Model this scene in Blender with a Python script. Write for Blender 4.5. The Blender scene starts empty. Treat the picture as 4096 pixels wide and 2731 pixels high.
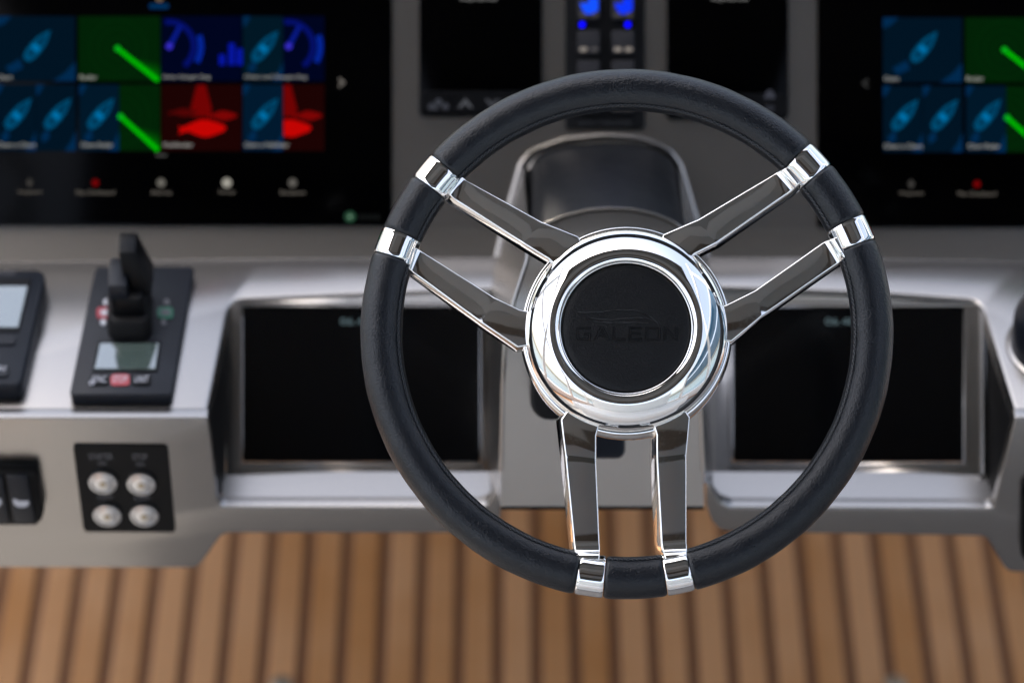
import bpy, bmesh, math, random
from mathutils import Vector, Matrix
random.seed(7)
SC = bpy.context.scene
COL = SC.collection

# ------------------------------------------------------------------ camera
FPX = 12543.0                      # focal length in pixels of the 4096 px wide photograph
TH = math.radians(40.9)            # downward pitch
CAM = Vector((0.0, 0.0, 2.5))
F = Vector((0, math.cos(TH), -math.sin(TH)))
U = Vector((0, math.sin(TH), math.cos(TH)))
R = Vector((1, 0, 0))
cd = bpy.data.cameras.new('camera')
cam = bpy.data.objects.new('camera', cd)
COL.objects.link(cam)
cam.location = CAM
cam.rotation_euler = (math.radians(90) - TH, 0, 0)
cd.sensor_width = 36.0
cd.lens = 36.0 * FPX / 4096.0
cd.clip_end = 2000
cd.dof.use_dof = True
cd.dof.focus_distance = 2.345
cd.dof.aperture_fstop = 3.1
SC.camera = cam

# ------------------------------------------------------------------ world, sun, exposure
w = bpy.data.worlds.new('World')
SC.world = w
w.use_nodes = True
nt = w.node_tree
nt.nodes.clear()
out = nt.nodes.new('ShaderNodeOutputWorld')
bg = nt.nodes.new('ShaderNodeBackground')
sky = nt.nodes.new('ShaderNodeTexSky')
hs = nt.nodes.new('ShaderNodeHueSaturation')
SUN_EL, SUN_ROT = math.radians(68), math.radians(276)
sky.sky_type = 'NISHITA'
sky.sun_disc = False
sky.sun_elevation = SUN_EL
sky.sun_rotation = SUN_ROT
sky.dust_density = 4.0
sky.air_density = 1.0
sky.ozone_density = 1.5
hs.inputs['Saturation'].default_value = 0.7       # thin high cloud
nt.links.new(sky.outputs[0], hs.inputs['Color'])
nt.links.new(hs.outputs[0], bg.inputs[0])
bg.inputs[1].default_value = 0.15
nt.links.new(bg.outputs[0], out.inputs[0])
sd = bpy.data.lights.new('sun', 'SUN')
sd.energy = 2.5
sd.angle = math.radians(0.5)
sd.color = (1.0, 0.95, 0.88)
sun = bpy.data.objects.new('sun', sd)
COL.objects.link(sun)
sdir = Vector((math.sin(SUN_ROT) * math.cos(SUN_EL), math.cos(SUN_ROT) * math.cos(SUN_EL), math.sin(SUN_EL)))
sun.rotation_euler = sdir.to_track_quat('Z', 'Y').to_euler()
SC.view_settings.view_transform = 'Standard'
SC.view_settings.look = 'None'
EXPO = 1.65
SC.view_settings.exposure = EXPO
SC.view_settings.gamma = 1.0

# ------------------------------------------------------------------ unprojection on to real planes
V2S = 4096.0 / 2352.0
def ray(x, y):
    return F + R * ((x * V2S - 2048) / FPX) + U * ((1365.5 - y * V2S) / FPX)
def atd(x, y, d): return CAM + ray(x, y) * d
def atz(x, y, z):
    r = ray(x, y); return CAM + r * ((z - CAM.z) / r.z)
def aty(x, y, Y):
    r = ray(x, y); return CAM + r * (Y / r.y)
def PX(d): return V2S / FPX * d        # metres per view pixel at depth d

# ------------------------------------------------------------------ helpers
def lin(c):
    f = lambda v: v / 12.92 if v <= 0.04045 else ((v + 0.055) / 1.055) ** 2.4
    return tuple(f(v / 255.0) for v in c)

def mat(name, base, rough=0.5, metal=0.0, spec=0.5, coat=0.0, emit=None, estr=1.0):
    m = bpy.data.materials.new(name)
    m.use_nodes = True
    b = m.node_tree.nodes['Principled BSDF']
    b.inputs['Base Color'].default_value = (*base, 1)
    b.inputs['Roughness'].default_value = rough
    b.inputs['Metallic'].default_value = metal
    b.inputs['Specular IOR Level'].default_value = spec
    b.inputs['Coat Weight'].default_value = coat
    if emit:
        b.inputs['Emission Color'].default_value = (*emit, 1)
        b.inputs['Emission Strength'].default_value = estr
    return m

def nodes(m): return m.node_tree.nodes, m.node_tree.links, m.node_tree.nodes['Principled BSDF']

def add_bump(m, kind, scale, strength, dist=0.001, detail=2.0, extra=None):
    n, l, b = nodes(m)
    tc = n.new('ShaderNodeTexCoord')
    if kind == 'noise':
        t = n.new('ShaderNodeTexNoise'); t.inputs['Scale'].default_value = scale
        t.inputs['Detail'].default_value = detail; o = t.outputs[0]
    else:
        t = n.new('ShaderNodeTexVoronoi'); t.feature = 'DISTANCE_TO_EDGE'
        t.inputs['Scale'].default_value = scale; o = t.outputs[0]
    l.new(tc.outputs['Object'], t.inputs['Vector'])
    bp = n.new('ShaderNodeBump'); bp.inputs['Strength'].default_value = strength
    bp.inputs['Distance'].default_value = dist
    l.new(o, bp.inputs['Height'])
    l.new(bp.outputs[0], b.inputs['Normal'])
    return tc, bp

def rough_noise(m, scale, lo, hi, p0=0.35, p1=0.7, stretch=None, detail=4):
    n, l, b = nodes(m)
    tc = n.new('ShaderNodeTexCoord'); t = n.new('ShaderNodeTexNoise')
    t.inputs['Scale'].default_value = scale; t.inputs['Detail'].default_value = detail
    if stretch:
        mp = n.new('ShaderNodeMapping'); mp.inputs['Scale'].default_value = stretch
        l.new(tc.outputs['Object'], mp.inputs['Vector']); l.new(mp.outputs[0], t.inputs['Vector'])
    else:
        l.new(tc.outputs['Object'], t.inputs['Vector'])
    mr = n.new('ShaderNodeMapRange')
    mr.inputs['From Min'].default_value = p0; mr.inputs['From Max'].default_value = p1
    mr.inputs['To Min'].default_value = lo; mr.inputs['To Max'].default_value = hi
    l.new(t.outputs[0], mr.inputs['Value']); l.new(mr.outputs[0], b.inputs['Roughness'])

def place(o, parent):
    COL.objects.link(o)
    if parent is not None: o.parent = parent
    return o

def wloc(o):
    v = Vector(o.location)
    while o.parent is not None:
        o = o.parent; v += Vector(o.location)
    return v

def finish(bm, name, m, parent=None, origin=None, smooth=35, bevel=0.0, segs=2):
    """bmesh in world coordinates -> one object; its origin at origin (or the parent's)"""
    bmesh.ops.remove_doubles(bm, verts=bm.verts, dist=1e-7)
    bmesh.ops.recalc_face_normals(bm, faces=bm.faces)
    if bevel > 0:
        es = [e for e in bm.edges if len(e.link_faces) == 2 and e.calc_face_angle(0) > math.radians(25)]
        bmesh.ops.bevel(bm, geom=es, offset=bevel, segments=segs, profile=0.5, affect='EDGES', clamp_overlap=True)
    po = wloc(parent) if parent is not None else Vector((0, 0, 0))
    if origin is None:
        if parent is not None: origin = po
        else:
            origin = sum((v.co for v in bm.verts), Vector()) / len(bm.verts)
    origin = Vector(origin)
    for v in bm.verts: v.co -= origin
    for f in bm.faces: f.smooth = smooth > 0
    if smooth > 0:
        for e in bm.edges:
            if len(e.link_faces) == 2 and e.calc_face_angle(0) > math.radians(smooth): e.smooth = False
    me = bpy.data.meshes.new(name); bm.to_mesh(me); bm.free()
    me.materials.append(m)
    o = bpy.data.objects.new(name, me)
    o.location = origin - po
    return place(o, parent)

def thing(name, label, cat, loc, group=None):
    o = bpy.data.objects.new(name, None); o.location = loc; o.empty_display_size = 0.05
    o['label'] = label; o['category'] = cat
    if group: o['group'] = group
    COL.objects.link(o); return o

def add_prism(bm, pts, ext):
    a = [bm.verts.new(p) for p in pts]; b = [bm.verts.new(Vector(p) + ext) for p in pts]
    n = len(pts)
    bm.faces.new(a); bm.faces.new(list(reversed(b)))
    for i in range(n):
        j = (i + 1) % n
        bm.faces.new((a[j], a[i], b[i], b[j]))

def prism(name, pts, ext, m, parent=None, bevel=0.0, segs=2, origin=None, smooth=35):
    bm = bmesh.new(); add_prism(bm, [Vector(p) for p in pts], Vector(ext))
    return finish(bm, name, m, parent, origin, smooth, bevel, segs)

def flat(name, polys, m, parent, origin=None):
    bm = bmesh.new()
    for p in polys: bm.faces.new([bm.verts.new(q) for q in p])
    return finish(bm, name, m, parent, origin, 0)

def loft(rings, closed=True, caps=True):
    bm = bmesh.new(); vs = [[bm.verts.new(p) for p in r] for r in rings]
    n = len(rings[0])
    for a, b in zip(vs, vs[1:]):
        for i in range(n if closed else n - 1):
            j = (i + 1) % n
            bm.faces.new((a[i], a[j], b[j], b[i]))
    if caps and closed:
        bm.faces.new(list(reversed(vs[0]))); bm.faces.new(vs[-1])
    return bm

def tube_bm(bm, pts, rad, n=8, closed=False, nrm=None, sq=1.0):
    pts = [Vector(p) for p in pts]; N = len(pts); rings = []
    for i, p in enumerate(pts):
        if closed: t = pts[(i + 1) % N] - pts[i - 1]
        else: t = pts[min(i + 1, N - 1)] - pts[max(i - 1, 0)]
        t.normalize()
        up = Vector(nrm) if nrm is not None else (Vector((0, 0, 1)) if abs(t.z) < 0.9 else R)
        s = t.cross(up).normalized(); q = s.cross(t).normalized()
        rings.append([bm.verts.new(p + s * math.cos(a) * rad + q * math.sin(a) * rad * sq)
                      for a in [2 * math.pi * k / n for k in range(n)]])
    for i in range(N if closed else N - 1):
        a, b = rings[i], rings[(i + 1) % N]
        for k in range(n):
            j = (k + 1) % n
            bm.faces.new((a[k], a[j], b[j], b[k]))
    if not closed:
        bm.faces.new(list(reversed(rings[0]))); bm.faces.new(rings[-1])

def rrect(x0, y0, x1, y1, r, n=4):
    """rounded rectangle in view pixels"""
    P = []
    for cx, cy, a0 in ((x1 - r, y0 + r, -90), (x1 - r, y1 - r, 0), (x0 + r, y1 - r, 90), (x0 + r, y0 + r, 180)):
        for k in range(n + 1):
            a = math.radians(a0 + 90 * k / n); P.append((cx + r * math.cos(a), cy + r * math.sin(a)))
    return P

def circ(cx, cy, r, n=20, ry=None):
    return [(cx + r * math.cos(2 * math.pi * k / n), cy + (ry or r) * math.sin(2 * math.pi * k / n)) for k in range(n)]

def text_polys(s, size):
    c = bpy.data.curves.new('t', 'FONT'); c.body = s; c.size = size
    c.align_x = 'CENTER'; c.align_y = 'CENTER'
    o = bpy.data.objects.new('t', c)
    me = o.to_mesh()
    P = [[me.vertices[i].co.copy() for i in p.vertices] for p in me.polygons]
    o.to_mesh_clear(); bpy.data.objects.remove(o); bpy.data.curves.remove(c)
    return P

def text(name, s, centre, ax, ay, width, height, m, parent, origin=None):
    """flat lettering fitted into width x height on the plane (ax, ay)"""
    P = text_polys(s, 1.0)
    xs = [v.x for p in P for v in p]; ys = [v.y for p in P for v in p]
    sx = width / (max(xs) - min(xs)); sy = height / (max(ys) - min(ys))
    mx, my = (max(xs) + min(xs)) / 2, (max(ys) + min(ys)) / 2
    polys = [[centre + ax * ((v.x - mx) * sx) + ay * ((v.y - my) * sy) for v in p] for p in P]
    return flat(name, polys, m, parent, origin)

# ------------------------------------------------------------------ materials
CHROME = mat('polished_steel', (0.86, 0.85, 0.83), 0.04, 1.0)
rough_noise(CHROME, 45, 0.02, 0.10, 0.45, 0.75, detail=6)
n, l, b = nodes(CHROME)
tc = n.new('ShaderNodeTexCoord'); t1 = n.new('ShaderNodeTexNoise'); t1.inputs['Scale'].default_value = 14
t1.inputs['Detail'].default_value = 2
bp = n.new('ShaderNodeBump'); bp.inputs['Strength'].default_value = 0.25; bp.inputs['Distance'].default_value = 0.0006
l.new(tc.outputs['Object'], t1.inputs['Vector']); l.new(t1.outputs[0], bp.inputs['Height']); l.new(bp.outputs[0], b.inputs['Normal'])
# water spots and smears on the spokes
SPOKE = CHROME.copy(); SPOKE.name = 'spotted_steel'
n, l, b = nodes(SPOKE)
tc = n.new('ShaderNodeTexCoord')
v1 = n.new('ShaderNodeTexNoise'); v1.inputs['Scale'].default_value = 420; v1.inputs['Detail'].default_value = 6
v1.inputs['Roughness'].default_value = 0.65
v2 = n.new('ShaderNodeTexNoise'); v2.inputs['Scale'].default_value = 35; v2.inputs['Detail'].default_value = 3
for v in (v1, v2): l.new(tc.outputs['Object'], v.inputs['Vector'])
mm = n.new('ShaderNodeMath'); mm.operation = 'MULTIPLY'
l.new(v1.outputs[0], mm.inputs[0]); l.new(v2.outputs[0], mm.inputs[1])
mr = n.new('ShaderNodeMapRange'); mr.inputs['From Min'].default_value = 0.27; mr.inputs['From Max'].default_value = 0.42
mr.inputs['To Min'].default_value = 0.0; mr.inputs['To Max'].default_value = 1.0
l.new(mm.outputs[0], mr.inputs['Value'])
m2 = n.new('ShaderNodeMapRange'); m2.inputs['To Min'].default_value = 0.06; m2.inputs['To Max'].default_value = 0.17
l.new(mr.outputs[0], m2.inputs['Value']); l.new(m2.outputs[0], b.inputs['Roughness'])

def leather(name, col, sc, st, rough, spec=0.5):
    m = mat(name, col, rough, 0, spec)
    n, l, b = nodes(m)
    tc = n.new('ShaderNodeTexCoord')
    fi = n.new('ShaderNodeTexNoise'); fi.inputs['Scale'].default_value = sc; fi.inputs['Detail'].default_value = 3
    fi.inputs['Roughness'].default_value = 0.6; fi.inputs['Distortion'].default_value = 0.6
    no = n.new('ShaderNodeTexNoise'); no.inputs['Scale'].default_value = sc * 0.12; no.inputs['Detail'].default_value = 3
    for q in (fi, no): l.new(tc.outputs['Object'], q.inputs['Vector'])
    ad = n.new('ShaderNodeMath'); ad.operation = 'MULTIPLY_ADD'; ad.inputs[1].default_value = 1.0
    l.new(no.outputs[0], ad.inputs[0]); l.new(fi.outputs[0], ad.inputs[2])
    bp = n.new('ShaderNodeBump'); bp.inputs['Strength'].default_value = st; bp.inputs['Distance'].default_value = 0.0007
    l.new(ad.outputs[0], bp.inputs['Height']); l.new(bp.outputs[0], b.inputs['Normal'])
    rr = n.new('ShaderNodeMapRange'); rr.inputs['To Min'].default_value = rough - 0.05; rr.inputs['To Max'].default_value = rough + 0.08
    l.new(no.outputs[0], rr.inputs['Value']); l.new(rr.outputs[0], b.inputs['Roughness'])
    return m
LEATHER = leather('grip_leather', (0.0028, 0.0042, 0.0070), 600, 0.75, 0.29, 0.42)
CAPL = leather('cap_leather', (0.0028, 0.0030, 0.0036), 620, 0.6, 0.42, 0.3)
CAPD = mat('embossed_leather', (0.0028, 0.0031, 0.0042), 0.30, 0, 0.7)
THREAD = mat('black_thread', (0.022, 0.024, 0.028), 0.5)

def satin(name, base, rough, metal):
    m = mat(name, base, rough, metal)
    n, l, b = nodes(m)
    tc = n.new('ShaderNodeTexCoord'); t = n.new('ShaderNodeTexNoise'); t.inputs['Scale'].default_value = 900
    l.new(tc.outputs['Object'], t.inputs['Vector'])
    bp = n.new('ShaderNodeBump'); bp.inputs['Strength'].default_value = 0.1; bp.inputs['Distance'].default_value = 0.00005
    l.new(t.outputs[0], bp.inputs['Height']); l.new(bp.outputs[0], b.inputs['Normal'])
    return m
SILVER = satin('silver_paint', (0.345, 0.328, 0.308), 0.27, 1.0)
BLACKP = mat('black_plastic', (0.003, 0.0032, 0.0038), 0.42, 0, 0.12); rough_noise(BLACKP, 30, 0.32, 0.45)
NAVYP = mat('navy_plastic', (0.0045, 0.0065, 0.011), 0.42, 0, 0.28); rough_noise(NAVYP, 30, 0.36, 0.5)
VINYL = leather('black_vinyl', (0.003, 0.0038, 0.0055), 500, 0.15, 0.45, 0.22)
GLASS = mat('black_glass', (0.0002, 0.0002, 0.0003), 0.12, 0, 0.06)
GLASS2 = mat('dark_screen_glass', (0.0008, 0.0009, 0.0013), 0.14, 0, 0.35)
RUBBER = mat('black_rubber', (0.0025, 0.0025, 0.003), 0.6, 0, 0.2)
LCD = mat('grey_lcd', (0.06, 0.085, 0.075), 0.08, 0, 1.0, 1.0)
LCD.node_tree.nodes['Principled BSDF'].inputs['Coat IOR'].default_value = 2.2
BTN = mat('button_steel', (0.62, 0.62, 0.62), 0.30, 1.0)
WHITE = mat('white_print', (0.42, 0.43, 0.47), 0.5)
GREYPR = mat('grey_print', (0.10, 0.10, 0.11), 0.5)
REDB = mat('red_button', (0.28, 0.02, 0.035), 0.4)
PINKB = mat('red_key', (0.36, 0.05, 0.06), 0.4)
GREENB = mat('green_button', (0.004, 0.14, 0.075), 0.4)
BLUEB = mat('blue_key', (0.02, 0.18, 0.38), 0.4)
KEYG = mat('grey_key', (0.022, 0.022, 0.025), 0.5, 0, 0.1)
EM = {}
def em(rgb, k=1.0):
    key = (tuple(rgb), k)
    if key not in EM:
        m = mat('display_light_%d_%d_%d' % tuple(rgb), (0, 0, 0), 0.5, 0, 0.0, emit=lin(rgb), estr=k * 0.85 * 2 ** -EXPO)
        EM[key] = m
    return EM[key]

# =================================================================== SETTING
TEAK = mat('teak', (0.30, 0.17, 0.09), 0.65, 0, 0.2)
n, l, b = nodes(TEAK)
tc = n.new('ShaderNodeTexCoord'); oi = n.new('ShaderNodeObjectInfo')
mp = n.new('ShaderNodeMapping'); mp.inputs['Scale'].default_value = (60, 1.6, 20)
vm = n.new('ShaderNodeVectorMath'); vm.operation = 'ADD'
cmb = n.new('ShaderNodeCombineXYZ'); mu = n.new('ShaderNodeMath'); mu.operation = 'MULTIPLY'; mu.inputs[1].default_value = 40
l.new(oi.outputs['Random'], mu.inputs[0]); l.new(mu.outputs[0], cmb.inputs['Y'])
l.new(tc.outputs['Object'], vm.inputs[0]); l.new(cmb.outputs[0], vm.inputs[1])
l.new(vm.outputs[0], mp.inputs['Vector'])
gr = n.new('ShaderNodeTexNoise'); gr.inputs['Scale'].default_value = 1; gr.inputs['Detail'].default_value = 5
l.new(mp.outputs[0], gr.inputs['Vector'])
big = n.new('ShaderNodeTexNoise'); big.inputs['Scale'].default_value = 5; big.inputs['Detail'].default_value = 3
l.new(vm.outputs[0], big.inputs['Vector'])
s1 = n.new('ShaderNodeMath'); s1.operation = 'MULTIPLY_ADD'; s1.inputs[1].default_value = 0.35
s2 = n.new('ShaderNodeMath'); s2.operation = 'MULTIPLY_ADD'; s2.inputs[1].default_value = 0.42
l.new(gr.outputs[0], s1.inputs[0]); l.new(oi.outputs['Random'], s2.inputs[0]); l.new(big.outputs[0], s2.inputs[2])
l.new(s2.outputs[0], s1.inputs[2])
cr = n.new('ShaderNodeValToRGB')
cr.color_ramp.elements[0].position = 0.38; cr.color_ramp.elements[0].color = (0.46, 0.205, 0.062, 1)
cr.color_ramp.elements[1].position = 1.25 if False else 1.0; cr.color_ramp.elements[1].color = (0.72, 0.41, 0.20, 1)
e = cr.color_ramp.elements.new(0.62); e.color = (0.60, 0.30, 0.112, 1)
l.new(s1.outputs[0], cr.inputs[0]); l.new(cr.outputs[0], b.inputs['Base Color'])
CAULK = mat('brown_caulk', (0.30, 0.17, 0.10), 0.8, 0, 0.1)

def struct(o): o['kind'] = 'structure'; return o
def box_bm(bm, x0, y0, z0, x1, y1, z1):
    add_prism(bm, [Vector((x0, y0, z0)), Vector((x1, y0, z0)), Vector((x1, y1, z0)), Vector((x0, y1, z0))], Vector((0, 0, z1 - z0)))
def box(name, x0, y0, z0, x1, y1, z1, m, parent=None, bevel=0.0):
    bm = bmesh.new(); box_bm(bm, x0, y0, z0, x1, y1, z1); return finish(bm, name, m, parent, bevel=bevel)

deck = struct(box('deck', -2.3, -3.2, -0.05, 2.3, 4.2, -0.004, CAULK))
PITCH, X0 = 0.04263, -0.3143
proto = None
for k in range(-22, 38):
    xc = X0 + PITCH * (k + 0.5)
    if proto is None:
        bm = bmesh.new(); hw = PITCH / 2 - 0.0066
        box_bm(bm, xc - hw, -3.0, -0.0035, xc + hw, 4.0, 0.0)
        proto = finish(bm, 'plank', TEAK, deck, origin=(xc, 0.5, 0.0), bevel=0.0008, segs=1)
        px0 = xc; ploc = proto.location.copy()
    else:
        o = proto.copy(); o.parent = deck; o.location = ploc + Vector((xc - px0, 0, 0)); COL.objects.link(o)

# hardtop above the helm (shades it, mirrored by the steel) with side frames added for the hub to mirror
ROOFM = mat('hardtop_lining', (0.020, 0.018, 0.016), 0.7)
GEL = mat('white_gelcoat', (0.78, 0.77, 0.74), 0.3)
SEATM = mat('cream_upholstery', (0.80, 0.785, 0.74), 0.6)
hard = struct(box('hardtop', -1.45, -4.2, 2.95, 1.45, 2.40, 3.03, ROOFM))
yy = 0.12
for k, (wd, g) in enumerate(((0.60, 0.12), (0.50, 0.18), (0.65, 0.11), (0.4, 0.05))):  # unseen panels added under the roof, their greys streak the spoke reflections
    box('reflector_panel', -1.15, yy, 2.918, 1.15, yy + wd - 0.012, 2.949, mat('reflector_grey_%d' % k, (g * 0.9, g, g * 1.1), 0.7), hard, 0.004)
    yy += wd
box('reflector_panel', -1.15, -1.5, 2.918, 1.15, -0.42, 2.949, mat('reflector_pale', (0.115, 0.135, 0.165), 0.7), hard, 0.004)  # added out of view to lighten what the lower spokes mirror
TINT = mat('reflector_blue', (0.05, 0.13, 0.22), 0.08, 0, 0.8)
for y0 in (-0.53, 1.07):  # unseen blue panes, added to give the hub's right side blue reflections
    for z0, z1 in ((1.03, 1.42), (1.48, 1.86)):
        box('reflector_pane', 1.94, y0, z0, 1.955, y0 + 1.46, z1, TINT, hard)
fr = bmesh.new()
for x in (-1.95, 1.95):
    for y in (-2.2, -0.6, 1.0, 2.6):
        box_bm(fr, x - 0.04, y - 0.07, 0.4, x + 0.04, y + 0.07, 2.87)
    box_bm(fr, x - 0.028, -3.0, 1.9, x + 0.028, 3.1, 1.97)
    box_bm(fr, x - 0.035, -3.0, 2.88, x + 0.035, 3.1, 2.98)
finish(fr, 'side_frame', GEL, hard)
bw = bmesh.new()
for s in (-1, 1): box_bm(bw, s * 2.05 - 0.08, -3.2, 0.0, s * 2.05 + 0.08, 4.2, 0.40)
box_bm(bw, -1.95, 4.05, 0.0, 1.95, 4.2, 0.40)
struct(finish(bw, 'bulwark', GEL, bevel=0.02))
WATER = mat('harbour_water', (0.03, 0.06, 0.07), 0.15)
add_bump(WATER, 'noise', 1.5, 0.4, 0.1)
bm = bmesh.new(); bm.faces.new([bm.verts.new(p) for p in ((-800, -800, -2.5), (800, -800, -2.5), (800, 800, -2.5), (-800, 800, -2.5))])
struct(finish(bm, 'water', WATER, smooth=0))

# =================================================================== CONSOLE
ZS = 0.753                                        # shelf height
YF = aty(0, 0, 1).y and atz(300, 950, ZS).y       # front plane of the console
DP = 2.76                                         # depth of the tilted monitor panel
con = thing('helm_console', 'satin silver helm console with tilted instrument panel behind the wheel', 'console', (0, 2.6, 0.0))

# upper panel, with a cove that turns down to the shelf
def row(y, d, xs=(-420, 2760)): return [atd(x, y, d) for x in xs]
rows = [(-340, DP), (520, DP), (528, DP - 0.0004), (540, DP - 0.0014), (556, DP - 0.0028), (572, DP - 0.0045), (604, DP - 0.0080)]
bm = bmesh.new(); prev = None; prevb = None
XS = [-420 + 106 * i for i in range(31)]
grid = [[bm.verts.new(atd(x, y, d)) for x in XS] for y, d in rows]
for a, b2 in zip(grid, grid[1:]):
    for i in range(len(XS) - 1): bm.faces.new((a[i], a[i + 1], b2[i + 1], b2[i]))
bk = [[bm.verts.new(atd(x, y, DP + 0.03)) for x in XS] for y in (-340, 600)]
for i in range(len(XS) - 1):
    bm.faces.new((bk[0][i + 1], bk[0][i], bk[1][i], bk[1][i + 1]))
    bm.faces.new((grid[0][i + 1], grid[0][i], bk[0][i], bk[0][i + 1]))
finish(bm, 'instrument_panel', SILVER, con, smooth=50)

# shelf, cut out round the two lower screens
back = [(-420, 606), (0, 598), (600, 590), (1140, 584), (1640, 584), (2250, 594), (2352, 598), (2760, 610)]
front = [(2760, 950), (2332, 948), (2262, 722), (2256, 706), (2244, 694), (2226, 688), (2000, 672), (1640, 660), (1140, 664),
         (900, 673), (556, 688), (538, 692), (527, 702), (521, 718), (475, 950), (-420, 952)]
bm = bmesh.new()
add_prism(bm, [atz(x, y, ZS) + (Vector((0, 0.003, 0)) if y > 940 else Vector()) for x, y in back + front], Vector((0, 0, -0.02)))
finish(bm, 'shelf', SILVER, con, bevel=0.0028, segs=3)

# front fascia, left and right
def fascia(pts, bev=0.0055):
    bm = bmesh.new(); add_prism(bm, [aty(x, y, YF - 0.006) for x, y in pts], Vector((0, 0.013, 0)))
    return finish(bm, 'fascia', SILVER, con, bevel=bev, segs=4)
ZUP = 0
fascia([(-420, 960), (477, 960), (484, 1010), (498, 1150), (504, 1160), (516, 1164), (1100, 1164), (1118, 1158), (1134, 1140), (1142, 1112), (1150, 1112),
        (1152, 1150), (1150, 1190), (1140, 1212), (1122, 1224), (522, 1224), (508, 1230), (500, 1240), (462, 1294), (452, 1302), (436, 1304), (-420, 1302)])
fascia([(2760, 960), (2760, 1316), (2330, 1314), (2314, 1310), (2304, 1300), (2270, 1240), (2262, 1234), (2250, 1231), (1680, 1222), (1650, 1215), (1634, 1196),
        (1622, 1160), (1622, 1112), (1632, 1112), (1642, 1138), (1656, 1156), (1680, 1165), (2268, 1168), (2280, 1164), (2286, 1150), (2300, 1090), (2331, 960)])

# recesses of the lower screens: surround, ledge, walls
def edge_y(x):
    t = [(519, 691), (900, 674), (1140, 665), (1640, 661), (2000, 673), (2262, 692)]
    for (a, ya), (b_, yb) in zip(t, t[1:]):
        if x <= b_: return ya + (yb - ya) * max(0.0, (x - a)) / (b_ - a)
    return 692
def sur(x, y, e=0.0):
    ey_ = 691 if False else edge_y(x)
    d0 = (atz(x, ey_, ZS) - CAM).dot(F)
    return atd(x, y, d0 - (y - ey_) / 398 * 0.014 - e)
def frame_bm(x0, y0, x1, y1, a0, b0, a1, b1, e=0.0):
    bm = bmesh.new()
    o_ = [(x0, edge_y(x0) + 5), (x1, edge_y(x1) + 5), (x1, y1), (x0, y1)]; i_ = [(a0, b0), (a1, b0), (a1, b1), (a0, b1)]
    for k in range(4):
        j = (k + 1) % 4
        add_prism(bm, [sur(*o_[k], e), sur(*o_[j], e), sur(*i_[j], e), sur(*i_[k], e)], F * 0.01)
    return bm
for (x0, x1, a0, a1, side) in ((519, 1122, 556, 1104, -1), (1640, 2262, 1682, 2214, 1)):
    fb = frame_bm(x0, 668, x1, 1090, a0, 703, a1, 1062)
    finish(fb, 'screen_surround', SILVER, con, bevel=0.0004, segs=1)
    # raised inner bead of the surround
    bm = bmesh.new(); tube_bm(bm, [sur(a0 - 8, 697, 0.001), sur(a1 + 8, 697, 0.001), sur(a1 + 8, 1069, 0.001), sur(a0 - 8, 1069, 0.001)], 0.0007, 6, True, -F)
    finish(bm, 'bead', SILVER, con)
    # ledge
    YL = YF - 0.002
    zf = aty(700, 1164, YL).z
    PN = Vector((0, -math.sin(math.radians(1.5)), math.cos(math.radians(1.5)))); P0 = Vector((0, YL, zf))
    def onl(x, y):
        q = ray(x, y); return CAM + q * ((P0 - CAM).dot(PN) / q.dot(PN))
    if side < 0:
        L = [onl(x0 - 4, 1083), onl(x1 + 22, 1083), onl(1142, 1112), onl(1134, 1139), onl(1118, 1157), onl(1100, 1163), onl(506, 1163)]
    else:
        L = [onl(x0 - 22, 1083), onl(x1 + 14, 1083), onl(2284, 1165), onl(1680, 1164), onl(1657, 1155), onl(1643, 1137), onl(1632, 1112)]
    bm = bmesh.new(); add_prism(bm, L, Vector((0, 0, -0.012))); finish(bm, 'ledge', SILVER, con)
# outer recess walls (black) and a pale edge strip on the right
for s in (-1, 1):
    if s < 0:
        q = [atz(524, 706, ZS - 0.004), atz(477, 945, ZS - 0.004), aty(502, 1166, YF + 0.002), sur(518, 1092)]; ex = Vector((-0.006, 0, 0))
    else:
        q = [atz(2263, 716, ZS - 0.004), atz(2330, 945, ZS - 0.004), aty(2283, 1168, YF + 0.002), sur(2264, 1092)]; ex = Vector((0.006, 0, 0))
    prism('recess_wall', q, ex, RUBBER, con)
bm = bmesh.new(); tube_bm(bm, [sur(2256, 712, 0.002), sur(2257, 900, 0.002), sur(2258, 1088, 0.002)], 0.0024, 8, False, -F)
finish(bm, 'edge_strip', SILVER, con)

# steering pod
def interp(pts, n):
    L = [0]
    for a, b3 in zip(pts, pts[1:]): L.append(L[-1] + math.hypot(b3[0] - a[0], b3[1] - a[1]))
    o = []
    for k in range(n):
        t = L[-1] * k / (n - 1); i = 0
        while i < len(L) - 2 and L[i + 1] < t: i += 1
        u_ = (t - L[i]) / (L[i + 1] - L[i])
        o.append((pts[i][0] + (pts[i + 1][0] - pts[i][0]) * u_, pts[i][1] + (pts[i + 1][1] - pts[i][1]) * u_))
    return o
def dpod(y):
    q = max(0.0, y - 560) * 0.000384
    return 2.53 + 0.42 * (q * q / 0.20 if q < 0.10 else q - 0.05)
farc = interp([(1215, 560), (1222, 543), (1250, 520), (1300, 499), (1350, 487), (1400, 483), (1450, 485), (1500, 495), (1545, 513), (1570, 531), (1580, 560)], 25)
barc = interp([(1213, 440), (1214, 400), (1222, 370), (1250, 349), (1300, 335), (1380, 328), (1450, 330), (1510, 343), (1545, 368), (1560, 405), (1566, 440)], 25)
NS = 8
rings = []
for k in range(NS + 1):
    t = k / NS
    rg = []
    for (fx, fy), (bx, by) in zip(farc, barc):
        bulge = 0.012 * math.sin(math.pi * t)
        rg.append(atd(fx + (bx - fx) * t, fy + (by - fy) * t, 2.53 + (2.742 - 2.53) * t - bulge))
    rings.append(rg)
bm = loft(rings, closed=False)
finish(bm, 'vinyl_cover', VINYL, con, smooth=60)
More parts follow.
